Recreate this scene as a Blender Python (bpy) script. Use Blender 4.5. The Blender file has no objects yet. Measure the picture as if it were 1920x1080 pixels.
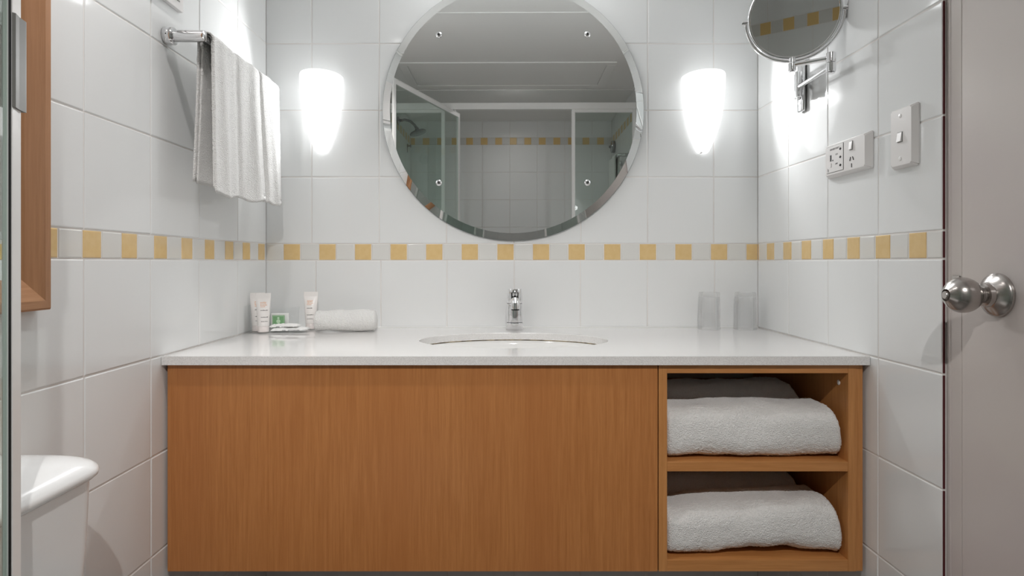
import bpy, bmesh, math, random
from mathutils import Vector, Matrix, noise
R = math.radians
random.seed(7)
C = bpy.context.scene.collection
SC = bpy.context.scene

# ------------------------------------------------------------------ camera, world, lights, exposure
D = 1.86            # camera to vanity wall
CZ = 1.054          # camera height
FPX = 1172.0
cam = bpy.data.cameras.new('camera'); cam_o = bpy.data.objects.new('camera', cam); C.objects.link(cam_o)
cam_o.location = (0, -D, CZ); cam_o.rotation_euler = (R(90), 0, 0)
cam.sensor_width = 36; cam.lens = 36*FPX/1920
cam.shift_x = 16/1920; cam.shift_y = -48/1920
cam.clip_start = 0.01; cam.clip_end = 50
SC.camera = cam_o
w = bpy.data.worlds.new('world'); SC.world = w; w.use_nodes = True
w.node_tree.nodes['Background'].inputs[0].default_value = (0.02, 0.02, 0.02, 1)
w.node_tree.nodes['Background'].inputs[1].default_value = 0.0
SC.view_settings.view_transform = 'Standard'; SC.view_settings.look = 'None'
SC.view_settings.gamma = 1; SC.view_settings.use_curve_mapping = False
SC.view_settings.exposure = 0.74
SC.cycles.max_bounces = 14; SC.cycles.diffuse_bounces = 7; SC.cycles.glossy_bounces = 6
SC.cycles.transparent_max_bounces = 16; SC.cycles.caustics_reflective = False; SC.cycles.caustics_refractive = True
SCONCE_BULB = 9.5      # bulb shining out through the shade
SCONCE_GLOW = 1.6       # shade emission
SHOWER_FILL = 40.0     # emission of the added, unseen fill light in the shower
FILL_BEAM = 48.0      # added fill beam towards the vanity
DOME_FILL = 5.4             # added fill dome, out of view over the vanity
DOWNLIGHT = 330.0        # lens emission over the vanity

# ------------------------------------------------------------------ helpers
XL, XR = -0.7063, 0.7571          # side walls
ZC = 2.088                        # ceiling
YS, YB = -1.84, -2.72             # shower screen plane, shower back wall
CT = CZ-0.194                     # counter top
def px(x, r): return (x-944)*r/630
def pz(y, r): return CZ+(492-y)*r/630

def mat(name, col, rough=.5, metal=0., spec=.5, bump=None, var=None, **kw):
    m = bpy.data.materials.new(name); m.use_nodes = True
    nt = m.node_tree; b = nt.nodes['Principled BSDF']
    b.inputs['Base Color'].default_value = (*col, 1); b.inputs['Roughness'].default_value = rough
    b.inputs['Metallic'].default_value = metal; b.inputs['Specular IOR Level'].default_value = spec
    for k, v in kw.items(): b.inputs[k.replace('_', ' ')].default_value = v
    tc = nt.nodes.new('ShaderNodeTexCoord')
    if var:   # (scale, colour2, lo, hi)
        n = nt.nodes.new('ShaderNodeTexNoise'); n.inputs['Scale'].default_value = var[0]; n.inputs['Detail'].default_value = 3
        nt.links.new(tc.outputs['Object'], n.inputs['Vector'])
        rp = nt.nodes.new('ShaderNodeValToRGB'); rp.color_ramp.elements[0].position = var[2]; rp.color_ramp.elements[1].position = var[3]
        rp.color_ramp.elements[0].color = (*var[1], 1); rp.color_ramp.elements[1].color = (*col, 1)
        nt.links.new(n.outputs['Fac'], rp.inputs['Fac']); nt.links.new(rp.outputs['Color'], b.inputs['Base Color'])
    if bump:  # (scale, strength, distance)
        n = nt.nodes.new('ShaderNodeTexNoise'); n.inputs['Scale'].default_value = bump[0]; n.inputs['Detail'].default_value = 2
        nt.links.new(tc.outputs['Object'], n.inputs['Vector'])
        bp = nt.nodes.new('ShaderNodeBump'); bp.inputs['Strength'].default_value = bump[1]; bp.inputs['Distance'].default_value = bump[2]
        nt.links.new(n.outputs['Fac'], bp.inputs['Height']); nt.links.new(bp.outputs['Normal'], b.inputs['Normal'])
    return m

def wood(name, c1, c2, c3, axis='Z', rough=.42):
    m = bpy.data.materials.new(name); m.use_nodes = True
    nt = m.node_tree; b = nt.nodes['Principled BSDF']; N = nt.nodes.new; L = nt.links.new
    tc = N('ShaderNodeTexCoord'); mp = N('ShaderNodeMapping')
    L(tc.outputs['Object'], mp.inputs['Vector'])
    s = {'X': (1, 24, 24), 'Y': (24, 1, 24), 'Z': (24, 24, .9)}[axis]
    mp.inputs['Scale'].default_value = s
    n1 = N('ShaderNodeTexNoise'); n1.inputs['Scale'].default_value = 9; n1.inputs['Detail'].default_value = 5; n1.inputs['Roughness'].default_value = .65
    n2 = N('ShaderNodeTexNoise'); n2.inputs['Scale'].default_value = .55; n2.inputs['Detail'].default_value = 2
    L(mp.outputs[0], n1.inputs['Vector']); L(mp.outputs[0], n2.inputs['Vector'])
    r1 = N('ShaderNodeValToRGB'); e = r1.color_ramp.elements
    e[0].position = .3; e[0].color = (*c1, 1); e[1].position = .68; e[1].color = (*c2, 1)
    L(n1.outputs['Fac'], r1.inputs['Fac'])
    r2 = N('ShaderNodeValToRGB'); e = r2.color_ramp.elements
    e[0].position = .38; e[0].color = (0, 0, 0, 1); e[1].position = .66; e[1].color = (1, 1, 1, 1)
    L(n2.outputs['Fac'], r2.inputs['Fac'])
    mx = N('ShaderNodeMixRGB'); mx.inputs['Color2'].default_value = (*c3, 1)
    ml = N('ShaderNodeMath'); ml.operation = 'MULTIPLY'; ml.inputs[1].default_value = .45
    L(r2.outputs['Color'], ml.inputs[0]); L(ml.outputs[0], mx.inputs['Fac']); L(r1.outputs['Color'], mx.inputs['Color1'])
    L(mx.outputs[0], b.inputs['Base Color']); b.inputs['Roughness'].default_value = rough
    bp = N('ShaderNodeBump'); bp.inputs['Strength'].default_value = .12; bp.inputs['Distance'].default_value = .0006
    L(n1.outputs['Fac'], bp.inputs['Height']); L(bp.outputs['Normal'], b.inputs['Normal'])
    return m

def thin_glass(name, tint, refl=1.0):
    m = bpy.data.materials.new(name); m.use_nodes = True
    nt = m.node_tree; nt.nodes.remove(nt.nodes['Principled BSDF']); N = nt.nodes.new; L = nt.links.new
    t = N('ShaderNodeBsdfTransparent'); t.inputs[0].default_value = (*tint, 1)
    g = N('ShaderNodeBsdfGlossy'); g.inputs['Roughness'].default_value = 0.0
    f = N('ShaderNodeFresnel'); f.inputs[0].default_value = 1.48
    mx = N('ShaderNodeMixShader')
    ge = N('ShaderNodeNewGeometry'); sb = N('ShaderNodeMath'); sb.operation = 'SUBTRACT'; sb.inputs[0].default_value = 1
    mu = N('ShaderNodeMath'); mu.operation = 'MULTIPLY'; mu.inputs[1].default_value = refl
    L(ge.outputs['Backfacing'], sb.inputs[1]); m2 = N('ShaderNodeMath'); m2.operation = 'MULTIPLY'
    L(sb.outputs[0], mu.inputs[0]); L(mu.outputs[0], m2.inputs[0]); L(f.outputs[0], m2.inputs[1])
    L(m2.outputs[0], mx.inputs[0]); L(t.outputs[0], mx.inputs[1]); L(g.outputs[0], mx.inputs[2])
    L(mx.outputs[0], nt.nodes['Material Output'].inputs[0])
    return m

def emis(name, col, s):
    m = bpy.data.materials.new(name); m.use_nodes = True
    b = m.node_tree.nodes['Principled BSDF']
    b.inputs['Base Color'].default_value = (.9, .9, .9, 1)
    b.inputs['Emission Color'].default_value = (*col, 1); b.inputs['Emission Strength'].default_value = s
    return m

M = {}
M['tile'] = mat('white_glazed_tile', (.80, .81, .81), .07, bump=(7, .06, .01))
M['stile'] = mat('shower_wall_tile', (.78, .785, .78), .30, bump=(7, .06, .01))
M['spale'] = mat('shower_pale_border', (.66, .65, .62), .32)
M['syellow'] = mat('shower_yellow_border', (.72, .50, .21), .32)
M['pale'] = mat('pale_grey_border_tile', (.73, .725, .70), .10, bump=(9, .05, .01))
M['yellow'] = mat('honey_yellow_border_tile', (.76, .55, .27), .12, var=(60, (.73, .515, .24), .35, .65), bump=(9, .05, .01))
M['grout'] = mat('off_white_grout', (.79, .77, .75), .9, var=(5, (.68, .64, .61), .3, .6))
M['biscuit'] = mat('red_tile_biscuit', (.09, .015, .018), .9)
M['ceiling'] = mat('ceiling_paint', (.84, .84, .83), .6, bump=(40, .05, .002))
M['paint'] = mat('door_paint', (.62, .57, .54), .35, bump=(30, .08, .002), var=(3, (.58, .52, .51), .35, .65))
M['floor'] = mat('grey_floor_tile', (.30, .29, .28), .4)
M['quartz'] = mat('speckled_stone', (.82, .81, .80), .07, var=(700, (.66, .645, .635), .33, .62))
M['ceramic'] = mat('glazed_ceramic', (.84, .84, .83), .08)
M['cistern'] = mat('glossy_white_plastic', (.84, .85, .85), .16)
M['plastic'] = mat('white_plastic', (.78, .76, .75), .3)
M['chrome'] = mat('chrome', (.82, .82, .83), .06, 1)
M['darkchrome'] = mat('dim_reflection_chrome', (.36, .36, .37), .12, 1)  # chrome darkened in colour to stand in for dim reflections
M['nickel'] = mat('brushed_nickel', (.50, .47, .45), .24, 1, bump=(300, .05, .001))
M['aluminium'] = mat('powder_coated_aluminium', (.88, .88, .87), .35)
M['satin'] = mat('satin_grey_metal', (.20, .20, .19), .5, 0.0)
M['mirror'] = mat('silvered_glass', (.88, .895, .89), 0.0, 1)
M['edge'] = mat('ground_glass_edge', (.10, .13, .13), .3)
M['black'] = mat('black_rubber', (.015, .015, .015), .5)
M['slot'] = mat('dark_slot', (.01, .01, .01), .6)
M['wood'] = wood('beech_veneer_upright', (.405, .152, .041), (.525, .218, .067), (.425, .154, .042))
M['woodx'] = wood('beech_lipping_level', (.44, .184, .053), (.57, .262, .087), (.475, .188, .055), 'X')
M['woodz'] = wood('beech_lipping_upright', (.44, .184, .053), (.57, .262, .087), (.475, .188, .055), 'Z')
M['woodin'] = wood('beech_inside', (.40, .16, .05), (.52, .23, .085), (.42, .16, .05), 'Y', .5)
M['frame'] = wood('oak_frame_upright', (.36, .168, .070), (.48, .245, .118), (.40, .18, .078), 'Z', .4)
M['framey'] = wood('oak_frame_level', (.36, .168, .070), (.48, .245, .118), (.40, .18, .078), 'Y', .4)
M['terry'] = mat('white_terry', (.84, .835, .82), .95, spec=.1, bump=(420, .9, .004), Sheen_Weight=.4)
M['glass'] = thin_glass('shower_glass', (.90, .945, .925))
M['acrylic'] = thin_glass('clear_acrylic', (.985, .99, .99))
M['film'] = thin_glass('clear_film', (.97, .975, .975))
M['tumbler'] = mat('tumbler_glass', (1, 1, 1), 0.0, 0, Transmission_Weight=1.0, IOR=1.45)
M['sconce'] = emis('lit_opal_glass', (.99, 1, 1), SCONCE_GLOW)
_m = M['sconce']; _nt = _m.node_tree; _t = _nt.nodes.new('ShaderNodeBsdfTransparent'); _x = _nt.nodes.new('ShaderNodeMixShader'); _x.inputs[0].default_value = .6
_e = _nt.nodes.new('ShaderNodeEmission'); _e.inputs[0].default_value = (.99, 1, 1, 1); _e.inputs[1].default_value = SCONCE_GLOW
_nt.links.new(_e.outputs[0], _x.inputs[1]); _nt.links.new(_t.outputs[0], _x.inputs[2]); _nt.links.new(_x.outputs[0], _nt.nodes['Material Output'].inputs[0])
_m = M['tumbler']; _nt = _m.node_tree; _t = _nt.nodes.new('ShaderNodeBsdfTransparent'); _x = _nt.nodes.new('ShaderNodeMixShader'); _x.inputs[0].default_value = .6
_nt.links.new(_nt.nodes['Principled BSDF'].outputs[0], _x.inputs[1]); _nt.links.new(_t.outputs[0], _x.inputs[2]); _nt.links.new(_x.outputs[0], _nt.nodes['Material Output'].inputs[0])
M['opal'] = emis('fill_opal_dome', (.98, .995, 1), DOME_FILL)
M['fill_lens'] = emis('shower_fill_lens', (1, .965, .95), SHOWER_FILL)
M['lens'] = emis('lit_lamp_lens', (1, .965, .95), DOWNLIGHT)
M['tube'] = mat('soft_white_tube', (.86, .83, .81), .3)
M['cap'] = mat('pinkish_white_cap', (.83, .77, .75), .3)
M['paper'] = mat('white_sachet_paper', (.86, .86, .85), .5)
M['orange'] = mat('orange_print', (.80, .42, .22), .5)
M['ink'] = mat('black_print', (.06, .05, .05), .5)
M['green'] = mat('green_print', (.20, .40, .20), .5)
M['palegreen'] = mat('pale_green_print', (.55, .72, .53), .5)
M['grime'] = mat('brown_sealant', (.34, .28, .18), .7, var=(40, (.10, .08, .05), .42, .6))
M['whiteseal'] = mat('white_sealant', (.84, .84, .83), .4)

def obj(name, bm, m=None, parent=None, smooth=False, loc=None, rot=None):
    me = bpy.data.meshes.new(name); bm.to_mesh(me); bm.free()
    ms = m if isinstance(m, (list, tuple)) else [m]
    for k in ms: me.materials.append(M[k] if isinstance(k, str) else k)
    if smooth:
        for p in me.polygons: p.use_smooth = True
    o = bpy.data.objects.new(name, me); C.objects.link(o)
    if parent: o.parent = parent
    if loc: o.location = loc
    if rot: o.rotation_euler = rot
    if smooth == 'auto': autosmooth(o)
    return o
def autosmooth(o, deg=35):
    me = o.data; bm = bmesh.new(); bm.from_mesh(me)
    for e in bm.edges:
        e.smooth = len(e.link_faces) == 2 and e.calc_face_angle(0) < R(deg)
    bm.to_mesh(me); bm.free()
def tag(o, label, cat, group=None):
    o['label'] = label; o['category'] = cat
    if group: o['group'] = group
    return o
def thing(name, label, cat, loc=(0, 0, 0), rz=0, group=None):
    o = bpy.data.objects.new(name, None); C.objects.link(o); o.empty_display_size = .05
    o.location = loc; o.rotation_euler = (0, 0, rz)
    return tag(o, label, cat, group)
def struct(o):
    o['kind'] = 'structure'; return o
def NB(): return bmesh.new()
def box(bm, x0, x1, y0, y1, z0, z1, bev=0, seg=2, mi=0):
    if x0 > x1: x0, x1 = x1, x0
    if y0 > y1: y0, y1 = y1, y0
    if z0 > z1: z0, z1 = z1, z0
    vs = [bm.verts.new(p) for p in ((x0,y0,z0),(x1,y0,z0),(x1,y1,z0),(x0,y1,z0),(x0,y0,z1),(x1,y0,z1),(x1,y1,z1),(x0,y1,z1))]
    fs = [bm.faces.new([vs[i] for i in f]) for f in ((0,3,2,1),(4,5,6,7),(0,1,5,4),(1,2,6,5),(2,3,7,6),(3,0,4,7))]
    for f in fs: f.material_index = mi
    if bev:
        es = list({e for f in fs for e in f.edges})
        bmesh.ops.bevel(bm, geom=es, offset=bev, segments=seg, affect='EDGES', profile=.5)
    return vs
def boxo(name, d, m, parent=None, bev=0, seg=2):
    bm = NB(); box(bm, *d, bev=bev, seg=seg); return obj(name, bm, m, parent)
def frame_of(d):
    d = d.normalized(); a = Vector((0, 0, 1)) if abs(d.z) < .9 else Vector((1, 0, 0))
    u = d.cross(a).normalized(); return u, d.cross(u).normalized()
def rings(bm, rs, cap0=True, cap1=True, mi=0):
    """loft a list of closed rings of equal length"""
    vr = [[bm.verts.new(p) for p in r] for r in rs]
    n = len(rs[0])
    for a, b in zip(vr, vr[1:]):
        for i in range(n):
            f = bm.faces.new((a[i], a[(i+1) % n], b[(i+1) % n], b[i])); f.material_index = mi
    if cap0: bm.faces.new(vr[0][::-1]).material_index = mi
    if cap1: bm.faces.new(vr[-1]).material_index = mi
    return vr
def lathe(bm, prof, o=(0, 0, 0), d=(0, 0, 1), seg=32, cap0=True, cap1=True, mi=0):
    """profile of (radius, distance along d)"""
    o, d = Vector(o), Vector(d).normalized(); u, v = frame_of(d)
    rs = []
    for r, h in prof:
        r = max(r, 1e-5)
        rs.append([o+d*h+(u*math.cos(t)+v*math.sin(t))*r for t in [2*math.pi*i/seg for i in range(seg)]])
    vr = rings(bm, rs, cap0, cap1, mi)
    return vr
def rod(bm, p0, p1, r, seg=24, bev=.001, mi=0, r1=None):
    p0, p1 = Vector(p0), Vector(p1); L = (p1-p0).length; r1 = r1 or r
    lathe(bm, [(r-bev, 0), (r, bev), (r1, L-bev), (r1-bev, L)], p0, p1-p0, seg, mi=mi)
def tube(bm, pts, r, seg=14, mi=0, closed=False):
    pts = [Vector(p) for p in pts]; n = len(pts)
    rs = []; u = None
    for i, p in enumerate(pts):
        a = pts[(i-1) % n] if (i or closed) else p; b = pts[(i+1) % n] if (i < n-1 or closed) else p
        d = (b-a).normalized()
        if u is None: u, v = frame_of(d)
        else:
            u = (u-d*u.dot(d)).normalized(); v = d.cross(u)
        rr = r[i] if isinstance(r, (list, tuple)) else r
        rs.append([p+(u*math.cos(t)+v*math.sin(t))*rr for t in [2*math.pi*k/seg for k in range(seg)]])
    if closed:
        vr = rings(bm, rs, False, False, mi)
        a, b = vr[-1], vr[0]
        for k in range(seg): bm.faces.new((a[k], a[(k+1) % seg], b[(k+1) % seg], b[k]))
    else: rings(bm, rs, True, True, mi)
def fixn(bm): bmesh.ops.recalc_face_normals(bm, faces=bm.faces[:])
def text_mesh(name, s, size, m, parent, origin, right, up, align='CENTER'):
    cu = bpy.data.curves.new(name, 'FONT'); cu.body = s; cu.size = size; cu.extrude = .0001; cu.align_x = align
    t = bpy.data.objects.new(name, cu); C.objects.link(t)
    bpy.context.view_layer.update()
    me = bpy.data.meshes.new_from_object(t.evaluated_get(bpy.context.evaluated_depsgraph_get()))
    bpy.data.objects.remove(t); bpy.data.curves.remove(cu)
    right, up = Vector(right), Vector(up); nn = right.cross(up)
    mt = Matrix((right, up, nn)).transposed().to_4x4(); mt.translation = Vector(origin)
    me.transform(mt); me.materials.append(M[m])
    o = bpy.data.objects.new(name, me); C.objects.link(o); o.parent = parent
    return o

# ------------------------------------------------------------------ tiled walls
def tiled_wall(name, rows, place, ghost, thick=.012, main='tile'):
    """rows: (v0, v1, [(u0, u1, kind)]).  place(u, v, h) -> xyz, h towards the room"""
    bm = NB(); rnd = random.Random(len(name)*31)
    n0 = (place(0, 0, 1)-place(0, 0, 0))
    def face(vs, mi):
        f = bm.faces.new(vs); f.normal_update(); f.material_index = mi
        if f.normal.dot(n0) < -1e-6: f.normal_flip()
        return f
    G = .0011
    for v0, v1, cells in rows:
        for u0, u1, kind in cells:
            a, b, c, d = u0+G, u1-G, v0+G, v1-G
            if b-a < .003 or d-c < .003: continue
            e = .0022; lo = -.0016
            jt = [rnd.uniform(-.0003, .0003) for _ in range(2)]
            q = [(a, c), (b, c), (b, d), (a, d)]; qi = [(a+e, c+e), (b-e, c+e), (b-e, d-e), (a+e, d-e)]
            qm = [(a+e*.3, c+e*.3), (b-e*.3, c+e*.3), (b-e*.3, d-e*.3), (a+e*.3, d-e*.3)]
            off = [jt[0]*sx+jt[1]*sy for sx, sy in ((-1,-1),(1,-1),(1,1),(-1,1))]
            r0 = [bm.verts.new(place(*p, lo)) for p in q]
            rm = [bm.verts.new(place(*p, -.0005)) for p in qm]
            r1 = [bm.verts.new(place(*p, o_)) for p, o_ in zip(qi, off)]
            for i in range(4):
                j = (i+1) % 4
                face((r0[i], r0[j], rm[j], rm[i]), kind); face((rm[i], rm[j], r1[j], r1[i]), kind)
            face(r1, kind)
    u0, u1, v0, v1 = ghost                          # grout bed / wall body
    a = [place(u, v, -.0012) for u, v in ((u0, v0), (u1, v0), (u1, v1), (u0, v1))]
    b = [place(u, v, -thick) for u, v in ((u0, v0), (u1, v0), (u1, v1), (u0, v1))]
    va = [bm.verts.new(p) for p in a]; vb = [bm.verts.new(p) for p in b]
    face(va, 3); bm.faces.new(vb).material_index = 3
    for i in range(4): bm.faces.new((va[i], va[(i+1) % 4], vb[(i+1) % 4], vb[i])).material_index = 3
    return struct(obj(name, bm, [main]+(['spale', 'syellow'] if main == 'stile' else ['pale', 'yellow'])+['grout']))
def cells(js, kind=0): return [(a, b, kind) for a, b in zip(js, js[1:])]
def border(u0, u1, start, period, wy):
    out = []; k = math.floor((u0-start)/period)-1
    while start+k*period < u1:
        a = start+k*period
        for s, e, kd in ((a, a+wy, 2), (a+wy, a+period, 1)):
            s, e = max(s, u0), min(e, u1)
            if e-s > .004: out.append((s, e, kd))
        k += 1
    return out
ZR = [0]+[CZ+v for v in (-.992, -.792, -.592, -.392, -.193)]
BZ0, BZ1 = CZ+.0063, CZ+.0555
ZU = [CZ+v for v in (.254, .4524, .651, .85)]+[ZC]
def rows_for(jl, ju, bd):
    zs = ZR+[BZ0]
    rw = [(a, b, cells(jl)) for a, b in zip(zs, zs[1:])]
    rw.append((BZ0, BZ1, bd))
    zs = [BZ1]+ZU
    rw += [(a, b, cells(ju)) for a, b in zip(zs, zs[1:])]
    return rw
jl = [XL-.0009, px(592, 1), px(714, 1), px(838, 1), px(964, 1), px(1088, 1), px(1214, 1), px(1340, 1), XR+.0009]
ju = [XL-.0009, px(584.5, 1), px(711, 1), px(837, 1), px(963, 1), px(1089, 1), px(1214.5, 1), px(1338, 1), XR+.0009]
tiled_wall('wall_back', rows_for(jl, ju, border(XL-.0009, XR+.0009, px(531, 1), .1060, .051)),
           lambda u, v, h: Vector((u, -h, v)), (XL-.012, XR+.012, 0, ZC))
dl = [-.0009, .198, .408, .608, .807, 1.007, 1.207, 1.407, 1.607, 1.807, 1.84]
tiled_wall('wall_left', rows_for(dl, dl, border(-.0009, 1.84, .008, .1075, .05)),
           lambda u, v, h: Vector((XL+h, -u, v)), (0, 1.84, 0, ZC))
TE = .782                                   # tile edge beside the door
dr = [-.0009, .199, .401, .597, TE]
tiled_wall('wall_right', rows_for(dr, dr, border(-.0009, TE, .0605, .1051, .05)),
           lambda u, v, h: Vector((XR-h, -u, v)), (0, TE, 0, ZC), .0075)
# exposed end of the wall tiles beside the door
bm = NB()
zs = ZR+[BZ0, BZ1]+ZU
for a, b in zip(zs, zs[1:]): box(bm, XR+.0004, XR+.0036, -TE-.0016, -TE, a+.002, b-.002)
struct(obj('trim_1', bm, 'biscuit'))
DE = 1.58                                    # far side of the door opening
tiled_wall('wall_right_rear', rows_for([DE+.045, 1.80, 1.84], [DE+.045, 1.80, 1.84], border(DE+.045, 1.84, .0605, .1051, .05)),
           lambda u, v, h: Vector((XR-h, -u, v)), (DE+.045, 1.84, 0, ZC), .0075)
# shower enclosure walls
SB0, SB1 = CZ+.857, CZ+.910
szs = [0]+[CZ+v for v in (-.944, -.744, -.544, -.344, -.144, .056, .256, .456, .656)]+[SB0]
def shower_rows(js, bd):
    rw = [(a, b, cells(js)) for a, b in zip(szs, szs[1:])]; rw.append((SB0, SB1, bd)); rw.append((SB1, ZC, cells(js))); return rw
sx = [XL]+[.016+.2*k for k in range(-3, 4)]+[XR]
tiled_wall('wall_shower_back', shower_rows(sx, border(XL, XR, .015, .106, .052)),
           lambda u, v, h: Vector((u, YB+h, v)), (XL-.012, XR+.012, 0, ZC), main='stile')
sy = [1.84, 1.92, 2.12, 2.32, 2.52, 2.72]
tiled_wall('wall_shower_left', shower_rows(sy, border(1.84, 2.72, 1.86, .106, .052)),
           lambda u, v, h: Vector((XL+h, -u, v)), (1.84, 2.72, 0, ZC), main='stile')
tiled_wall('wall_shower_right', shower_rows(sy, border(1.84, 2.72, 1.86, .106, .052)),
           lambda u, v, h: Vector((XR-h, -u, v)), (1.84, 2.72, 0, ZC), main='stile')
struct(boxo('floor', (XL-.02, XR+.1, YB-.02, .02, -.03, 0), 'floor'))
# ceiling: bathroom slab plus the slightly lower shower ceiling, with joint strips
bm = NB(); box(bm, XL-.02, XR+.1, YB-.02, .02, ZC, ZC+.03); struct(obj('ceiling', bm, 'ceiling'))
bm = NB(); box(bm, XL+.001, XR-.001, YB+.001, -1.90, ZC-.005, ZC-.0005, .001)
struct(obj('ceiling_shower', bm, 'ceiling'))
bm = NB(); box(bm, XL+.001, XR-.001, -.756, -.744, ZC-.003, ZC-.0003, .001); struct(obj('trim_2', bm, 'ceiling'))
bm = NB()
for s in (XL+.0005, XR-.0125): box(bm, s, s+.012, -1.895, -.005, ZC-.012, ZC-.0005, .003)
box(bm, XL+.013, XR-.013, -.0125, -.001, ZC-.012, ZC-.0005, .003)
struct(obj('trim_3', bm, 'ceiling'))

# ------------------------------------------------------------------ door with frame in the right wall
JX = XR+.0075                                # face of the frame
JE = .817                                    # frame / leaf joint
bm = NB()
box(bm, JX, JX+.06, -JE, -TE-.0018, 0, ZC, .0015)
box(bm, JX, JX+.06, -DE-.045, -DE, 0, ZC, .0015)
box(bm, JX, JX+.06, -DE+.0005, -JE-.0005, 2.045, ZC, .0015)
struct(obj('trim_4', bm, 'paint'))
bm = NB(); box(bm, JX-.0005, JX+.0395, -DE+.002, -JE-.0012, .008, 2.042, .0012)
door = struct(obj('door_1', bm, 'paint'))
# silicone run between tiles and frame
bm = NB(); box(bm, XR+.0066, JX+.003, -TE-.0105, -TE-.0005, 0, ZC, .001); struct(obj('trim_5', bm, 'paint'))
hk = bpy.data.objects.new('door_handle', None); C.objects.link(hk); hk.parent = door
HY, HZ = -.894, CZ-.0505
bm = NB()
lathe(bm, [(.034, 0), (.034, .003), (.0325, .006), (.029, .0085), (.020, .016), (.0185, .0165), (.0175, .023), (.0125, .0245), (.0122, .034)],
      (JX-.0006, HY, HZ), (-1, 0, 0), 48)
obj('rose', bm, 'nickel', hk, 'auto')
bm = NB(); prof = [(.0118, .028), (.013, .0285)]
for i in range(15):
    t = -.95+1.83*i/14; prof.append((.0275*math.cos(math.asin(max(-1, min(1, t)))) , .0545+.0265*t))
prof += [(.0095, .0805), (.009, .0785), (.009, .074)]
lathe(bm, prof, (JX-.0006, HY, HZ), (-1, 0, 0), 48); obj('knob', bm, 'nickel', hk, 'auto')
bm = NB(); lathe(bm, [(.0088, .0742), (.0085, .0745), (.0068, .0752), (.0064, .0815), (.0055, .083)], (JX-.0006, HY, HZ), (-1, 0, 0), 24)
obj('turn_button', bm, 'nickel', hk, 'auto')
sp = boxo('strike_plate', (JX-.003, JX-.0003, -.815, -.797, CZ-.052, CZ-.022), 'nickel', None, .0008)
tag(sp, 'small metal strike plate on the door frame behind the knob', 'strike plate')

# ------------------------------------------------------------------ vanity
VF = -.558                                   # front face
cab = thing('vanity_cabinet', 'wall hung beech veneer vanity cabinet with two open towel shelves', 'cabinet', (0, 0, 0))
V0, V1 = CZ-.644, CT-.0185
ox0, ox1 = .341, .718
boxo('front_panel', (-.700, .3213, VF, VF+.018, V0, V1), 'wood', cab, .0008)
boxo('divider_panel', (.3233, ox0, VF, -.06, V0, V1), 'woodz', cab, .0006)
boxo('side_panel', (ox1, .7345, VF, -.06, V0, V1), 'woodz', cab, .0006)
boxo('filler_panel', (.7350, .7495, VF+.002, -.06, V0, V1), 'woodz', cab, .0006)
boxo('side_panel', (-.699, -.683, VF+.0185, -.06, V0, V1), 'wood', cab)
boxo('top_rail', (ox0, ox1, VF+.0005, VF+.04, CZ-.231, V1), 'woodx', cab, .0006)
boxo('shelf', (ox0, ox1, VF+.0005, -.075, CZ-.4356, CZ-.4156), 'woodx', cab, .0006)
boxo('bottom_panel', (ox0, ox1, VF+.0005, -.075, V0, CZ-.62), 'woodx', cab, .0006)
boxo('bottom_panel', (-.6825, .3230, VF+.0185, -.075, V0, V0+.016), 'wood', cab)
boxo('back_panel', (-.6825, ox1, -.075, -.062, V0, V1-.12), 'woodin', cab)
bm = NB(); lathe(bm, [(.0055, 0), (.0055, .001), (.0035, .002)], (ox1-.0001, -.522, CZ-.257), (-1, 0, 0), 20)
o = obj('dowel_cap', bm, 'plastic', cab); o['label'] = 'round white dowel cap'

# countertop with an oval cut-out
BX, BY, BA, BB = .025, -.293, .235, .155
bm = NB()
x0, x1, y0, y1 = XL+.001, XR-.001, -.5706, -.001
ang = [2*math.pi*i/120 for i in range(120)]+[math.atan2(y-BY, x-BX) % (2*math.pi) for x in (x0, x1) for y in (y0, y1)]
ang = sorted(set(round(a, 6) for a in ang))
def onrect(a):
    c, s = math.cos(a), math.sin(a); t = 9
    if c > 1e-9: t = min(t, (x1-BX)/c)
    if c < -1e-9: t = min(t, (x0-BX)/c)
    if s > 1e-9: t = min(t, (y1-BY)/s)
    if s < -1e-9: t = min(t, (y0-BY)/s)
    return BX+c*t, BY+s*t
def onell(a, k=0):
    c, s = math.cos(a), math.sin(a); t = 1/math.sqrt((c/(BA+k))**2+(s/(BB+k))**2); return BX+c*t, BY+s*t
ls = []
for z, f in ((CT-.018, 0), (CT, 0), (CT, 1), (CT-.0012, 2), (CT-.018, 1)):
    if len(ls) < 2: ls.append([bm.verts.new((*onrect(a), z)) for a in ang])
    else: ls.append([bm.verts.new((*onell(a, .0012 if f == 1 and z == CT else 0), z)) for a in ang])
n = len(ang)
for A, B in zip(ls, ls[1:]+ls[:1]):
    for i in range(n): bm.faces.new((A[i], A[(i+1) % n], B[(i+1) % n], B[i]))
fixn(bm)
ct = obj('countertop', bm, 'quartz'); tag(ct, 'pale speckled stone countertop running wall to wall over the vanity', 'countertop')
bm = NB(); box(bm, XL+.0015, XR-.0015, -.0035, -.0006, CT, CT+.003, .0008)
struct(obj('trim_6', bm, 'whiteseal'))
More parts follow.
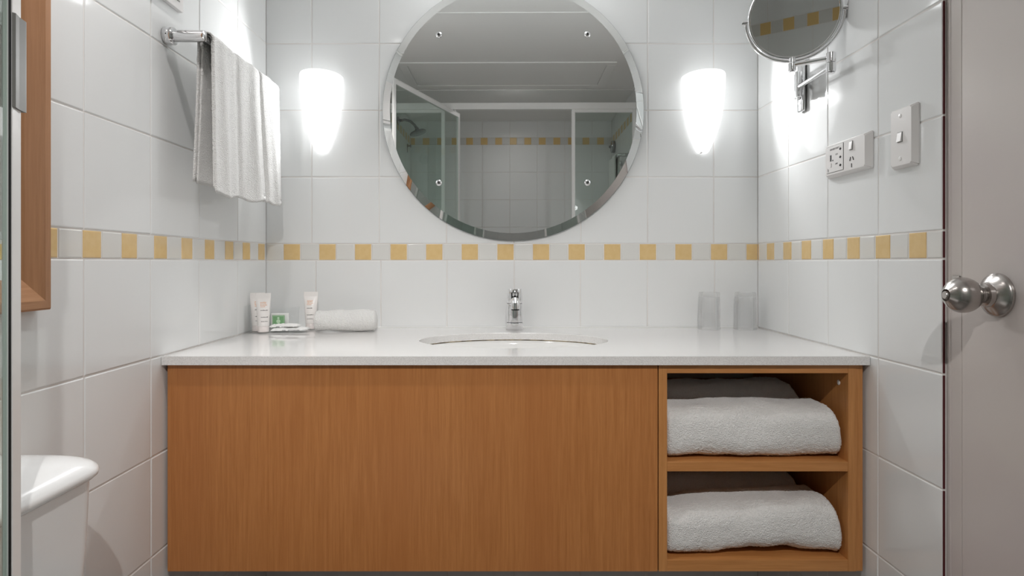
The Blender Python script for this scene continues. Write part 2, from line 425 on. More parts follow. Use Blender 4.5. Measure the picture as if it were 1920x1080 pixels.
# basin
bas = thing('basin', 'white oval undermount basin set below the countertop', 'basin', (BX, BY, CT-.0195))
bm = NB(); rs = []
for i in range(15):
    t = i/14; k = math.cos(t*math.pi/2)**.55 if t < 1 else 0
    k = max(k, .09)
    rs.append([(math.cos(a)*(BA+.006)*k, math.sin(a)*(BB+.006)*k, -.002-.135*math.sin(t*math.pi/2)**1.0) for a in [2*math.pi*j/72 for j in range(72)]])
rs.insert(0, [(math.cos(a)*(BA+.028), math.sin(a)*(BB+.018), -.001) for a in [2*math.pi*j/72 for j in range(72)]])
rings(bm, rs, False, True); fixn(bm)
bo = obj('bowl', bm, 'ceramic', bas, True)
sm = bo.modifiers.new('thick', 'SOLIDIFY'); sm.thickness = .008; sm.offset = -1
bm = NB(); lathe(bm, [(.020, 0), (.022, .002), (.020, .003), (.012, .0025)], (0, 0, -.1372), (0, 0, 1), 32); obj('waste_plug', bm, 'chrome', bas, 'auto')
bm = NB(); tube(bm, [(math.cos(a)*(BA-.0004), math.sin(a)*(BB-.0004), .0) for a in [2*math.pi*j/96 for j in range(96)]], .0014, 8, closed=True)
o = obj('sealant', bm, 'grime', bas, True); o['label'] = 'thin brown line of sealant'
# drain
bm = NB()
tube(bm, [(.045, -.30, CT-.16), (.045, -.30, V0-.02), (.045, -.29, V0-.07), (.045, -.25, V0-.10), (.045, -.20, V0-.07), (.045, -.17, V0-.06), (.045, -.002, V0-.06)], .018, 18)
lathe(bm, [(.024, 0), (.024, .03)], (.045, -.30, V0-.05), (0, 0, 1), 24)
tag(obj('drain_pipe', bm, 'black', None, True), 'dark waste pipe below the vanity cabinet', 'pipe')

# ------------------------------------------------------------------ faucet
fa = thing('faucet', 'short chrome single lever mixer tap behind the basin', 'faucet', (px(965, .97), -.056, CT))
bm = NB(); lathe(bm, [(.0240, 0), (.0246, .001), (.0246, .0195), (.0238, .0205)], (0, 0, 0), (0, 0, 1), 48); obj('base_ring', bm, 'chrome', fa, 'auto')
bm = NB(); lathe(bm, [(.0225, .0205), (.0225, .0222)], (0, 0, 0), (0, 0, 1), 40); obj('groove', bm, 'black', fa, True)
bm = NB(); lathe(bm, [(.0236, .0222), (.0245, .0232), (.0244, .045), (.0238, .068), (.0232, .0745), (.0225, .0755)], (0, 0, 0), (0, 0, 1), 48); obj('body', bm, 'chrome', fa, 'auto')
bm = NB(); lathe(bm, [(.0215, .0755), (.0215, .0772)], (0, 0, 0), (0, 0, 1), 40); obj('groove', bm, 'black', fa, True)
sp = NB(); tube(sp, [(0, -.015, .078), (0, -.05, .083), (0, -.078, .087), (0, -.092, .0865), (0, -.0985, .080), (0, -.100, .066)], [.0115, .0115, .0115, .0118, .0118, .0118], 24)
so = obj('spout', sp, 'chrome', fa, 'auto')
bm = NB(); lathe(bm, [(.0112, 0), (.0112, .002)], (0, -.100, .0637), (0, 0, 1), 24); obj('aerator', bm, 'black', so, True)
# head: cap with an open slot that carries the lever
bm = NB(); rs = []
for r_, h_ in ((.0226, .0772), (.0231, .078), (.0228, .090), (.0218, .105), (.0205, .1165), (.0195, .1178), (.0001, .1185)):
    rs.append([(r_*math.cos(t), r_*math.sin(t), h_) for t in [2*math.pi*i/48 for i in range(48)]])
rings(bm, rs); hd = obj('head', bm, 'chrome', fa, 'auto')
bm = NB(); box(bm, -.0105, .0105, -.0245, -.012, .0905, .1085, .001); obj('slot', bm, 'slot', hd)
bm = NB(); rs = []
for y_, z_, wd, th in ((-.014, .098, .007, .0055), (-.030, .100, .007, .0050), (-.046, .104, .0068, .0042), (-.056, .107, .0062, .0034), (-.058, .1075, .005, .002)):
    rs.append([(sx_*wd, y_, z_+sz_*th) for sx_, sz_ in ((-1,-.6),(-.6,-1),(.6,-1),(1,-.6),(1,.6),(.6,1),(-.6,1),(-1,.6))])
rings(bm, rs); fixn(bm); obj('lever', bm, 'chrome', fa, 'auto')

# ------------------------------------------------------------------ round mirror
mr = thing('round_mirror', 'large round frameless mirror with sloping rim above the basin', 'mirror', (px(962, .994), -.0068, CZ+(492-206)/630*.994))
mr.rotation_euler = (0, 0, -.0055)
RM = .3875; BV = .0225
bm = NB(); lathe(bm, [(RM-.001, -.003), (RM, -.002), (RM, .0005), (RM-.0006, .0012)], (0, 0, 0), (0, -1, 0), 128, True, False); obj('glass_edge', bm, 'edge', mr, True)
bm = NB(); lathe(bm, [(RM-.0006, .0012), (RM-BV, .0048)], (0, 0, 0), (0, -1, 0), 192, False, False); o = obj('bevelled_rim', bm, 'mirror', mr, True); o['label'] = 'sloping mirror rim'
bm = NB(); lathe(bm, [(RM-BV, .0048), (.00002, .0048)], (0, 0, 0), (0, -1, 0), 128, False, True); obj('mirror_face', bm, 'mirror', mr)
for sx_ in (-1, 1):
    for sz_ in (-1, 1):
        bm = NB(); c = (sx_*.2195, 0, .003+sz_*.2187)
        lathe(bm, [(.0092, .0046), (.0092, .0062), (.0085, .0085), (.0062, .0105), (.0040, .0112)], c, (0, -1, 0), 28)
        b = obj('fixing_bolt', bm, 'chrome', mr, True)
        bm = NB(); lathe(bm, [(.0036, .0110), (.0036, .0117), (.001, .0118)], c, (0, -1, 0), 20); obj('bolt_hole', bm, 'black', b)

# ------------------------------------------------------------------ sconces
def sconce(cx, label, clip=False):
    t = thing('wall_sconce', label, 'wall light', (cx, -.002, CZ+.324), 0, 'wall sconces beside the round mirror')
    prof = [(0, .014, .020), (.006, .019, .026), (.033, .0315, .040), (.062, .0425, .055), (.095, .0510, .067), (.130, .0565, .076), (.165, .0600, .082), (.200, .0615, .0855), (.222, .0618, .0865), (.226, .0605, .0855)]
    bm = NB(); rs = []
    for z, hw, dp in prof:
        rs.append([(hw*math.cos(a), -dp*math.sin(a)**.9 if math.sin(a) > 0 else 0, z) for a in [math.pi*i/40 for i in range(41)]])
    vr = [[bm.verts.new(p) for p in r] for r in rs]
    for a, b in zip(vr, vr[1:]):
        for i in range(40): bm.faces.new((a[i], a[i+1], b[i+1], b[i]))
    bm.faces.new(vr[0])
    fixn(bm)
    sh = obj('shade', bm, 'sconce', t, True)
    s_ = sh.modifiers.new('thick', 'SOLIDIFY'); s_.thickness = .004; s_.offset = -1
    bm = NB(); box(bm, -.03, .03, -.012, .0, .06, .20, .004); obj('wall_plate', bm, 'plastic', t)
    if clip: bm = NB(); box(bm, -.010, -.004, -.019, -.002, -.002, .003, .001); obj('tip_clip', bm, 'aluminium', t)
    bl = bpy.data.lights.new('bulb', 'SPOT'); bl.energy = SCONCE_BULB; bl.color = (.985, .995, 1); bl.shadow_soft_size = .018
    bl.spot_size = R(158); bl.spot_blend = .5
    b = bpy.data.objects.new('bulb', bl); C.objects.link(b); b.parent = t; b.location = (0, -.050, .150); b.rotation_euler = (R(-90), 0, 0)
    return t
sconce(px(605, 1), 'lit white glass wall sconce between hanging towel and round mirror')
sconce(px(1316, 1), 'lit white glass wall sconce between round mirror and swing arm mirror', True)

# ------------------------------------------------------------------ magnifying mirror
mg = thing('shaving_mirror', 'chrome swing arm magnifying mirror on the right tiled wall', 'mirror', (XR-.001, -.285, CZ+.379))
def loc(v): return Vector(v)-mg.location
def A(x, y, z): return loc((x, y, CZ+z))
bm = NB(); box(bm, -.010, 0, -.016, .016, 0, .15, .0045, 3); wp = obj('wall_plate', bm, 'chrome', mg, 'auto')
bm = NB(); box(bm, -.0108, -.0098, -.006, .006, .018, .026, .0004); obj('slot', bm, 'satin', wp)
bm = NB()
rod(bm, A(.735, -.297, .407), A(.735, -.297, .470), .0085); rod(bm, A(.728, -.318, .407), A(.728, -.318, .470), .0085)
rod(bm, A(.735, -.297, .439), A(.745, -.290, .439), .006)
obj('wall_hinge', bm, 'chrome', mg, 'auto')
J1 = (.7195, -.487); J2 = (.658, -.436)
bm = NB(); rod(bm, A(.728, -.318, .432), A(J1[0], J1[1], .430), .0052); obj('arm', bm, 'chrome', mg, 'auto')
bm = NB()
rod(bm, A(*J1, .418), A(*J1, .4385), .0098); rod(bm, A(*J1, .4395), A(*J1, .4605), .0098); rod(bm, A(*J1, .415), A(*J1, .4175), .008)
obj('elbow', bm, 'chrome', mg, 'auto')
bm = NB(); rod(bm, A(*J1, .449), A(J2[0], J2[1], .449), .0052); obj('arm', bm, 'chrome', mg, 'auto')
bm = NB(); rod(bm, A(*J2, .436), A(*J2, .4535), .0085); rod(bm, A(*J2, .4545), A(*J2, .466), .0072); rod(bm, A(*J2, .433), A(*J2, .4355), .0065)
obj('elbow', bm, 'chrome', mg, 'auto')
MR = .0955
ctr = A(J2[0]+.004, J2[1], .562)
nrm = Vector((-.430, -.897, -.103)).normalized(); ax = Vector((-nrm.y, nrm.x, 0)).normalized()
bm = NB()      # yoke half ring under the disc
tube(bm, [ctr+ax*(.1033*math.cos(a))+Vector((0, 0, 1))*(.1033*math.sin(a)) for a in [math.pi+math.pi*i/36 for i in range(37)]], .0035, 12)
obj('yoke', bm, 'chrome', mg, True)
for s in (-1, 1):
    bm = NB(); rod(bm, ctr+ax*(s*.096), ctr+ax*(s*.1115), .0052, 18); obj('pivot_knob', bm, 'chrome', mg, 'auto')
bm = NB(); lathe(bm, [(MR-.004, .0075), (MR-.001, .009), (MR+.0025, .0065), (MR+.0035, 0), (MR+.0025, -.0065), (MR-.001, -.009), (MR-.004, -.0075)], ctr, nrm, 96, False, False)
rm_ = obj('rim', bm, 'chrome', mg, True)
bm = NB(); pr = []
for i in range(13):
    q = (MR-.0035)*(1-i/12); pr.append((q, .0035+.5*q*q/8-.5*(MR**2)/8+.003))
lathe(bm, pr, ctr, nrm, 96, False, True); obj('mirror_face', bm, 'mirror', mg, True)
bm = NB(); lathe(bm, [(MR-.0035, -.006), (.0002, -.006)], ctr, nrm, 96, False, True); obj('mirror_face', bm, 'mirror', mg)

# ------------------------------------------------------------------ power outlet and light switch
def plate(bm, ya, yb, za, zb, dpt, slope):
    """bevelled wall plate on the right wall, room face at XR-dpt"""
    a = [(XR-.0002, ya, za), (XR-.0002, yb, za), (XR-.0002, yb, zb), (XR-.0002, ya, zb)]
    s = slope
    def ins(k): return [(ya+(k if i in (0, 3) else -k), za+(k if i in (0, 1) else -k)) for i in range(4)]
    def ring(x, yy, zz):
        return [(x, y, z) for y, z in ((yy[0], zz[0]), (yy[1], zz[0]), (yy[1], zz[1]), (yy[0], zz[1]))]
    rs = [ring(XR-.0002, (ya, yb), (za, zb)), ring(XR-.003, (ya-.0002, yb+.0002), (za, zb)),
          ring(XR-dpt+.001, (ya+s, yb-s), (za+s*.6, zb-s*.6)), ring(XR-dpt, (ya+s+.001, yb-s-.001), (za+s*.6+.001, zb-s*.6-.001))]
    rings(bm, rs); fixn(bm)
    es = [e for e in bm.edges if abs((e.verts[0].co-e.verts[1].co).normalized().x) > .2]
    bmesh.ops.bevel(bm, geom=es, offset=.0025, segments=3, affect='EDGES')
ot = thing('power_outlet', 'white shaver socket and power point plate below the swing arm mirror', 'power outlet', (0, 0, 0))
OA, OB, OZ0, OZ1 = -.582, -.408, CZ+.193, CZ+.2705
bm = NB(); plate(bm, OA, OB, OZ0, OZ1, .0135, .008); obj('plate', bm, 'plastic', ot, 'auto')
FX = XR-.0135
def oy(f): return OB-(OB-OA)*f           # 0 = far end, 1 = near end
def ob(name, f0, f1, z0, z1, d, m, par=ot, bev=.0003): return boxo(name, (FX-d, FX+.002, oy(f1), oy(f0), z0, z1), m, par, bev)
ins = ob('shaver_insert', .09, .49, OZ0+.010, OZ1-.008, .0006, 'slot', ot, .0001)
boxo('shaver_face', (FX-.0010, FX+.001, oy(.49)+.0006, oy(.09)-.0006, OZ0+.0106, OZ1-.0086), 'plastic', ins, .0002)
def mark(name, f, z, wd, h, m='slot', d=.0014, par=ot): return boxo(name, (FX-d, FX+.001, oy(f)-wd/2, oy(f)+wd/2, z-h/2, z+h/2), m, par)
zc = (OZ0+OZ1)/2
mark('voltage_switch', .195, zc+.004, .006, .014); mark('voltage_slider', .195, zc-.012, .005, .009, 'plastic', .002); mark('indicator', .245, zc-.002, .003, .003)
for dz in (.019, .001, -.017):
    bm = NB()
    lathe(bm, [(.0030, 0), (.0030, .0004)], (FX-.0009, oy(.425), zc+dz), (-1, 0, 0), 16); box(bm, FX-.0013, FX, oy(.425)-.0042, oy(.425)+.0042, zc+dz-.0009, zc+dz+.0009)
    obj('socket_hole', bm, 'slot', ot)
text_mesh('lettering', 'SHAVERS ONLY', .0056, 'ink', ot, (FX-.00115, oy(.285), OZ1-.0175), (0, -1, 0), (0, 0, 1))
text_mesh('lettering', '115V', .0048, 'ink', ot, (FX-.00115, oy(.335), zc+.008), (0, -1, 0), (0, 0, 1))
text_mesh('lettering', '240V', .0048, 'ink', ot, (FX-.00115, oy(.335), zc-.013), (0, -1, 0), (0, 0, 1))
bm = NB(); box(bm, FX-.0012, FX, oy(.145), oy(.115), OZ0+.0135, OZ0+.0145); box(bm, FX-.0012, FX, oy(.145), oy(.115), OZ0+.0175, OZ0+.0185)
box(bm, FX-.0012, FX, oy(.119), oy(.115), OZ0+.0135, OZ0+.0215); box(bm, FX-.0012, FX, oy(.145), oy(.141), OZ0+.0135, OZ0+.0185)
obj('symbol', bm, 'ink', ot)
def rocker(par, yc, z, w2=.0052, h2=.0085, x=FX):
    bm = NB(); box(bm, x-.0008, x+.001, yc-w2-.0011, yc+w2+.0011, z-h2-.0011, z+h2+.0011); fr = obj('rocker_surround', bm, 'satin', par)
    bm = NB()
    vs = box(bm, x-.0025, x+.001, yc-w2, yc+w2, z-h2, z+h2)
    for v in vs:
        if v.co.x < x and v.co.z > z: v.co.x += .0012
        if v.co.x < x and v.co.z < z: v.co.x -= .0015
    obj('rocker', bm, 'plastic', par)
rocker(ot, oy(.665), zc+.0185)
for dy, dz, rot in ((.0055, -.010, 25), (-.0055, -.010, -25), (0, -.0245, 0)):
    bm = NB(); box(bm, -.001, .001, -.0008, .0008, -.0042, .0042)
    bmesh.ops.rotate(bm, cent=(0, 0, 0), matrix=Matrix.Rotation(R(rot), 3, 'X'), verts=bm.verts[:])
    bmesh.ops.translate(bm, vec=(FX, oy(.675)+dy, zc+dz), verts=bm.verts[:]); obj('pin_slot', bm, 'slot', ot)
sw = thing('light_switch', 'tall white single rocker light switch plate next to the door', 'light switch', (0, 0, 0))
SA, SBy, SZ0, SZ1 = -.724, -.650, CZ+.178, CZ+.2925
bm = NB(); plate(bm, SA, SBy, SZ0, SZ1, .0115, .006); obj('plate', bm, 'plastic', sw, 'auto')
ymid = (SA+SBy)/2+.002
rocker(sw, ymid, (SZ0+SZ1)/2, .0062, .0085, XR-.0115)
for z in (SZ1-.017, SZ0+.017):
    bm = NB(); lathe(bm, [(.0045, 0), (.0045, .0004), (.0034, .0008)], (XR-.0114, ymid, z), (-1, 0, 0), 20); obj('screw_cap', bm, 'plastic', sw, 'auto')

# ------------------------------------------------------------------ towel rail and hand towel
def towel_rail(label, wx, sgn, ya, yb, zz, reach=.083):
    t = thing('towel_rail', label, 'towel rail', (wx, (ya+yb)/2, zz)); ym = (ya+yb)/2
    bx = sgn*(reach-.008)
    for y in (ya-ym, yb-ym):
        bm = NB(); lathe(bm, [(.0175, .0008), (.0182, .002), (.0182, .018), (.0172, .0195), (.013, .020)], (0, y, 0), (sgn, 0, 0), 36); br = obj('wall_flange', bm, 'chrome', t, 'auto')
        bm = NB(); lathe(bm, [(.0112, .018), (.0112, .0205), (.0122, .0215), (.0122, reach-.004), (.0115, reach), (.008, reach+.0015)], (0, y, 0), (sgn, 0, 0), 32); obj('post', bm, 'chrome', t, 'auto')
        bm = NB(); lathe(bm, [(.0016, .0178), (.0012, .0184)], (sgn*.010, y, -.0005), (0, -1, 0), 10); obj('grub_screw', bm, 'slot', br)
    bm = NB(); rod(bm, (bx, ya-ym, 0), (bx, yb-ym, 0), .0068); obj('bar', bm, 'chrome', t, 'auto')
    return t
RZ = CZ+.4725
towel_rail('chrome towel rail on the left wall carrying the hand towel', XL, 1, -.554, -.140, RZ)

def hang_towel(name, label, cat, bx, z0, sgn, ya, yb, zf, zb, seed, amp=1.0, ny=130):
    """towel over a bar at (bx, z0); sgn = direction of the room; front flap down to zf, back flap to zb"""
    bm = NB()
    def sheet(off, ya, yb, zf, zb, ph):
        prof = []                                   # (x, z, fold weight)
        rb = .0095+off
        nb = 36
        for i in range(nb): t = i/nb; prof.append((-rb-.008*(1-t)**1.5, zb+(z0-zb)*t, (1-t)*.35))
        for i in range(13):
            a = math.pi-math.pi*i/12; prof.append((rb*math.cos(a), z0+rb*math.sin(a), 0.04))
        nf = 58
        for i in range(1, nf+1): t = i/nf; prof.append((rb+.006*t**1.2, z0+(zf-z0)*t, t))
        vr = []
        for j in range(ny+1):
            v = j/ny; col = []
            for x, z, wgt in prof:
                front = x > 0
                y = ya+(yb-ya)*v
                f = 0
                if front:
                    f = .0055*math.sin(v*9+ph+.8*math.sin(v*4+seed))*(.25+.75*wgt)+.0014*math.sin(v*31+seed*2+wgt*1.5)*(.3+.7*wgt)
                    for c, wd, dp in ((.16, .05, .006), (.36, .035, -.006), (.60, .05, .006), (.715, .016, -.011), (.88, .04, .007)):
                        f += dp*math.exp(-((v-c+.05*(1-wgt))/wd)**2)*(.3+.7*wgt)
                    y += .014*wgt*(v-.4)
                else:
                    f = -.004*math.sin(v*9+seed)*wgt*2
                f *= amp
                fine = noise.noise(Vector((y*420, z*420, x*420+off*900)))*.0009
                zz = z
                if wgt > .95 and front: zz += .004*math.sin(v*19+seed)+.012*(v-.5)
                col.append(bm.verts.new((bx+sgn*(x+f+fine), y, zz)))
            vr.append(col)
        for a, b in zip(vr, vr[1:]):
            for i in range(len(prof)-1): bm.faces.new((a[i], a[i+1], b[i+1], b[i]))
    sheet(.0055, ya, yb, zf, zb, seed)
    sheet(.0005, ya+.006, yb-.004, zf+.010, zb-.004, seed+.4)
    fixn(bm)
    o = obj(name, bm, 'terry', None, True)
    s = o.modifiers.new('thick', 'SOLIDIFY'); s.thickness = .0042; s.offset = 0
    return tag(o, label, cat)
hang_towel('hand_towel', 'white terry hand towel hanging over the chrome rail on the left wall', 'towel',
           XL+.075, RZ, 1, -.536, -.150, CZ+.150, CZ+.172, 1.3)

# ------------------------------------------------------------------ towels
def terry_roll(name, label, cat, L, W, H, seed, loc, rz=0, group=None, p=2.5, lean=.02, arch=0., taper=.0, nu=120, nv=120, endr=.028, endl=.025, fine=.0013):
    """soft folded towel, long axis X, resting on z = 0"""
    bm = NB(); vr = []
    for i in range(nu+1):
        u = i/nu
        e = min(u/endl, (1-u)/endr)
        s = 1 if e >= 1 else (.70+.30*math.sqrt(max(0, 1-(1-e)**2)))
        if i in (0, nu): s = .66
        col = []
        for j in range(nv):
            a = 2*math.pi*j/nv; c_, s_ = math.cos(a), math.sin(a)
            y = W/2*math.copysign(abs(c_)**(2/p), c_)*(1-(1-s)*.6); z = H/2*math.copysign(abs(s_)**(2/p), s_)*s
            hz = (z+H/2)/H
            x = (u-.5)*L
            if u > .5: x -= lean*(hz**2)*max(0, (u-.8)/.2)
            big = noise.noise(Vector((x*9+seed*3.7, y*12, z*12+seed)))
            z += .006*big+.0045*noise.noise(Vector((x*22+seed*5, y*20, z*20)))
            y += .006*noise.noise(Vector((x*11, z*14+seed*2.1, seed)))
            z += H/2
            z *= 1+taper*(u-.5)*2
            z += arch*(math.sin(math.pi*max(0, min(1, (u-.25)/.75))) if u > .25 else 0)*(1-hz*.8)
            q = Vector((x*520, y*520, z*520)); f = noise.noise(q)*fine+noise.noise(q*.4)*fine*.8
            col.append(bm.verts.new((x+f*.6*(1 if u > .9 else (-1 if u < .1 else 0)), y+f*math.copysign(abs(c_)**.5, c_), max(z+f*math.copysign(abs(s_)**.5, s_), 0.0))))
        vr.append(col)
    for a, b in zip(vr, vr[1:]):
        for j in range(nv): bm.faces.new((a[j], a[(j+1) % nv], b[(j+1) % nv], b[j]))
    for col, flip in ((vr[0], 1), (vr[-1], 0)):
        c0 = sum((v.co for v in col), Vector())/nv; k = bm.verts.new(c0+Vector((-.004 if flip else .004, 0, 0)))
        for j in range(nv): bm.faces.new((col[j], k, col[(j+1) % nv]) if not flip else (col[(j+1) % nv], k, col[j]))
    fixn(bm)
    o = obj(name, bm, 'terry', None, True); o.location = loc; o.rotation_euler = (0, 0, rz)
    return tag(o, label, cat, group)
TC = (ox0+ox1)/2; TL = ox1-ox0-.003
GT = 'bath towels folded on the vanity shelves'
terry_roll('bath_towel', 'white folded bath towel at the front of the upper vanity shelf', 'towel', TL, .135, .110, 1, (TC, -.482, CZ-.4150), 0, GT, p=3.4)
terry_roll('bath_towel', 'white folded bath towel in shade at the back of the upper vanity shelf', 'towel', TL-.006, .17, .124, 2, (TC-.003, -.315, CZ-.4150), 0, GT, nu=80, nv=80)
terry_roll('bath_towel', 'white folded bath towel at the front of the lower vanity shelf', 'towel', TL, .14, .108, 5, (TC, -.480, CZ-.6195), 0, GT, taper=.09, arch=.010, lean=.022, p=3.3)
terry_roll('bath_towel', 'white folded bath towel in shade at the back of the lower vanity shelf', 'towel', TL-.006, .17, .112, 4, (TC-.003, -.31, CZ-.6195), 0, GT, nu=80, nv=80)
terry_roll('face_cloth', 'small white rolled face cloth lying on the countertop', 'face cloth', .170, .066, .058, 8, (-.443, -.098, CT+.0006), R(6), None, p=2.15, lean=.004, nu=110, nv=90, endr=.05, endl=.05, fine=.0009)

# ------------------------------------------------------------------ amenities in the counter corner
tray = thing('clear_tray', 'clear acrylic amenity tray in the left corner of the countertop', 'tray', (-.6245, -.085, CT+.0003))
bm = NB(); box(bm, -.080, .080, -.082, .060, 0, .003, .0008); obj('tray_base', bm, 'acrylic', tray)
bm = NB(); box(bm, -.080, -.077, -.082, .060, .003, .075, .0008); obj('side_wall', bm, 'acrylic', tray)
TZ = CT+.0037
def toothtube(name, label, loc, rz, ink, group):
    t = thing(name, label, 'tube', loc, rz, group)
    bm = NB(); lathe(bm, [(.0135, 0), (.0145, .001), (.0145, .015), (.0138, .016)], (0, 0, 0), (0, 0, 1), 32); obj('cap', bm, 'cap', t, 'auto')
    H = .106; zs = [.016, .022, .035, .050, .065, .080, .090, .0935, .0945, H]
    def dims(z):
        k = min(1, max(0, (z-.016)/(.0935-.016)))
        return .0150+.0048*k, max(.0009, .0150*(1-k**1.5)**.8 if k < 1 else .0009)
    bm = NB(); rs = []
    for z in zs:
        a, b = dims(z); rs.append([(a*math.cos(q), b*math.sin(q), z) for q in [2*math.pi*i/40 for i in range(40)]])
    rings(bm, rs); obj('body', bm, 'tube', t, 'auto')
    def line(nm, z, h, x0, x1, m, seed, step):
        bm = NB(); rnd = random.Random(seed); x = x0
        def P(x, z): a, b = dims(z); return (x, -b*math.sqrt(max(0, 1-(x/a)**2))-.00025, z)
        while x < x1:
            wd = min(rnd.uniform(.6, 1.5)*step, x1-x)
            hh = h*rnd.choice((.6, .7, .7, 1))
            bm.faces.new([bm.verts.new(P(*q)) for q in ((x, z), (x+wd, z), (x+wd, z+hh), (x, z+hh))]); x += wd+step*.35
        o = obj(nm, bm, m, t)
    for i, (z, xe) in enumerate(((.0800, .007), (.0765, .006), (.0725, .008), (.0685, .003))): line('orange_print', z, .0022, -.0095, xe, 'orange', i+ink, .0022)
    line('black_print', .0585, .0022, -.0095, ink*.001+.004, 'ink', ink, .0016)
    line('black_print', .0400, .0022, -.0090, .010, 'ink', ink+3, .0016)
    line('black_print', .0285, .0018, -.0085, .009, 'ink', ink+5, .0014)
    return t
GA = 'small toiletry tubes on the tray'
toothtube('toiletry_tube', 'white toiletry tube nearest the left wall, half behind its neighbour', (-.6840, -.122, TZ), R(36), 1, GA)
toothtube('toiletry_tube', 'white toiletry tube beside the green labelled sachet', (-.6580, -.147, TZ), R(34), 6, GA)
toothtube('toiletry_tube', 'white toiletry tube standing alone next to the rolled face cloth', (px(583, .966), -.064, TZ), R(6), 2, GA)
# upright sachet with green label
sc = thing('soap_sachet', 'clear sachet with a green square label leaning behind the flat packets', 'sachet', (-.622, -.088, TZ), R(4))
bm = NB(); NX, NZ = 14, 10; fr = []; bk = []
for side in (-1, 1):
    g = []
    for j in range(NZ+1):
        row = []
        for i in range(NX+1):
            u, v = i/NX*2-1, j/NZ*2-1
            th = .008*(max(0, 1-u*u)*max(0, 1-v*v))**.5
            row.append(bm.verts.new((u*.040, side*(th+.0003)+.012*(v+1)/2+.0012*math.sin(9*u+5*v), (v+1)*.030+.004*u*(v+1)*.5)))
        g.append(row)
    for j in range(NZ):
        for i in range(NX): bm.faces.new((g[j][i], g[j][i+1], g[j+1][i+1], g[j+1][i]))
fixn(bm); obj('film', bm, 'film', sc, True)
bm = NB(); box(bm, -.036, .014, -.003, .003, .003, .046, .002); o_ = obj('paper_insert', bm, 'paper', sc)
lb = NB(); box(lb, -.0295, .0045, -.0115, -.0105, .006, .041, .0003); lb_ = obj('label', lb, 'green', sc); lb_['label'] = 'green square label'
bm = NB()
for d in ((-.028, .003, .0385, .0392), (-.028, .003, .0075, .0082), (-.028, -.0273, .0082, .0385), (.0023, .003, .0082, .0385)):
    box(bm, d[0], d[1], -.0119, -.0114, d[2], d[3])
lathe(bm, [(.0030, 0), (.0030, .0005)], (-.0125, -.0114, .0335), (0, -1, 0), 20); lathe(bm, [(.0055, 0), (.0055, .0005)], (-.0125, -.0114, .0245), (0, -1, 0), 24)
lathe(bm, [(.0036, 0), (.0036, .0005)], (-.0125, -.0114, .0145), (0, -1, 0), 20); box(bm, -.0165, -.0085, -.0119, -.0114, .0095, .0125)
obj('label_print', bm, 'palegreen', lb_)
# flat packets
def packet(label, loc, rz, L, W, seed, group):
    bm = NB(); nx, ny = 26, 14; vs = {}
    for side in (0, 1):
        for i in range(nx+1):
            for j in range(ny+1):
                u, v = i/nx*2-1, j/ny*2-1
                th = .0075*(max(0, 1-u**4)*max(0, 1-v**4))**.6
                cr = .0035*abs(noise.noise(Vector((u*3+seed, v*2.2, seed))))+.0015*noise.noise(Vector((u*7, v*5, seed*3)))
                base = .0022+.0030*max(0, u)**2
                vs[side, i, j] = bm.verts.new((u*L/2, v*W/2, base+(th+cr if side else .0002+min(0, cr*.3))))
        for i in range(nx):
            for j in range(ny): bm.faces.new((vs[side, i, j], vs[side, i+1, j], vs[side, i+1, j+1], vs[side, i, j+1]))
    for i in range(nx):
        for j in (0, ny): bm.faces.new((vs[0, i, j], vs[0, i+1, j], vs[1, i+1, j], vs[1, i, j]))
    for j in range(ny):
        for i in (0, nx): bm.faces.new((vs[0, i, j], vs[0, i, j+1], vs[1, i, j+1], vs[1, i, j]))
    fixn(bm); o = obj('paper_packet', bm, 'paper', None, False); autosmooth(o, 25); o.location = loc; o.rotation_euler = (0, 0, rz)
    tag(o, label, 'packet', group)
    bm = NB(); rnd = random.Random(seed)
    for k, (xx, yy, n) in enumerate(((-.018, -W/2+.0006, 3), (-.002, -W/2+.0006, 9))):
        for q in range(n): box(bm, xx+q*.0035, xx+q*.0035+rnd.uniform(.0014, .0026), -W/2-.0005, -W/2+.0004, .0032, .0048)
    obj('black_print', bm, 'ink', o)
    return o
packet('crumpled white paper packet lying lowest on the clear tray', (-.592, -.121, TZ-.0005), R(5), .100, .040, 3, 'white paper packets on the tray')
packet('crumpled white paper packet lying on top of another packet', (-.608, -.119, TZ+.0085), R(-5), .080, .034, 6, 'white paper packets on the tray')

# ------------------------------------------------------------------ tumblers, upside down
def tumbler(label, x, y):
    bm = NB()
    lathe(bm, [(.0312, 0), (.0316, .0008), (.0305, .050), (.0296, .098), (.0292, .105), (.0280, .1075), (.0010, .1078),
               ], (0, 0, 0), (0, 0, 1), 56, False, True)
    # inner wall joined at the rim, thick foot on top
    inner = [(.0312, 0), (.0298, .0006), (.0288, .050), (.0278, .088), (.0262, .0935), (.0010, .0945)]
    lathe(bm, inner, (0, 0, 0), (0, 0, 1), 56, False, True)
    bmesh.ops.remove_doubles(bm, verts=bm.verts[:], dist=1e-6); fixn(bm)
    o = obj('tumbler', bm, 'tumbler', None, True); autosmooth(o, 40); o.location = (x, y, CT+.0004)
    return tag(o, label, 'glass', 'tumblers on the countertop')
tumbler('upturned clear glass tumbler standing farther from the right wall', px(1330, .974), -.048)
tumbler('upturned clear glass tumbler standing closest to the right wall', px(1398, .974), -.048)

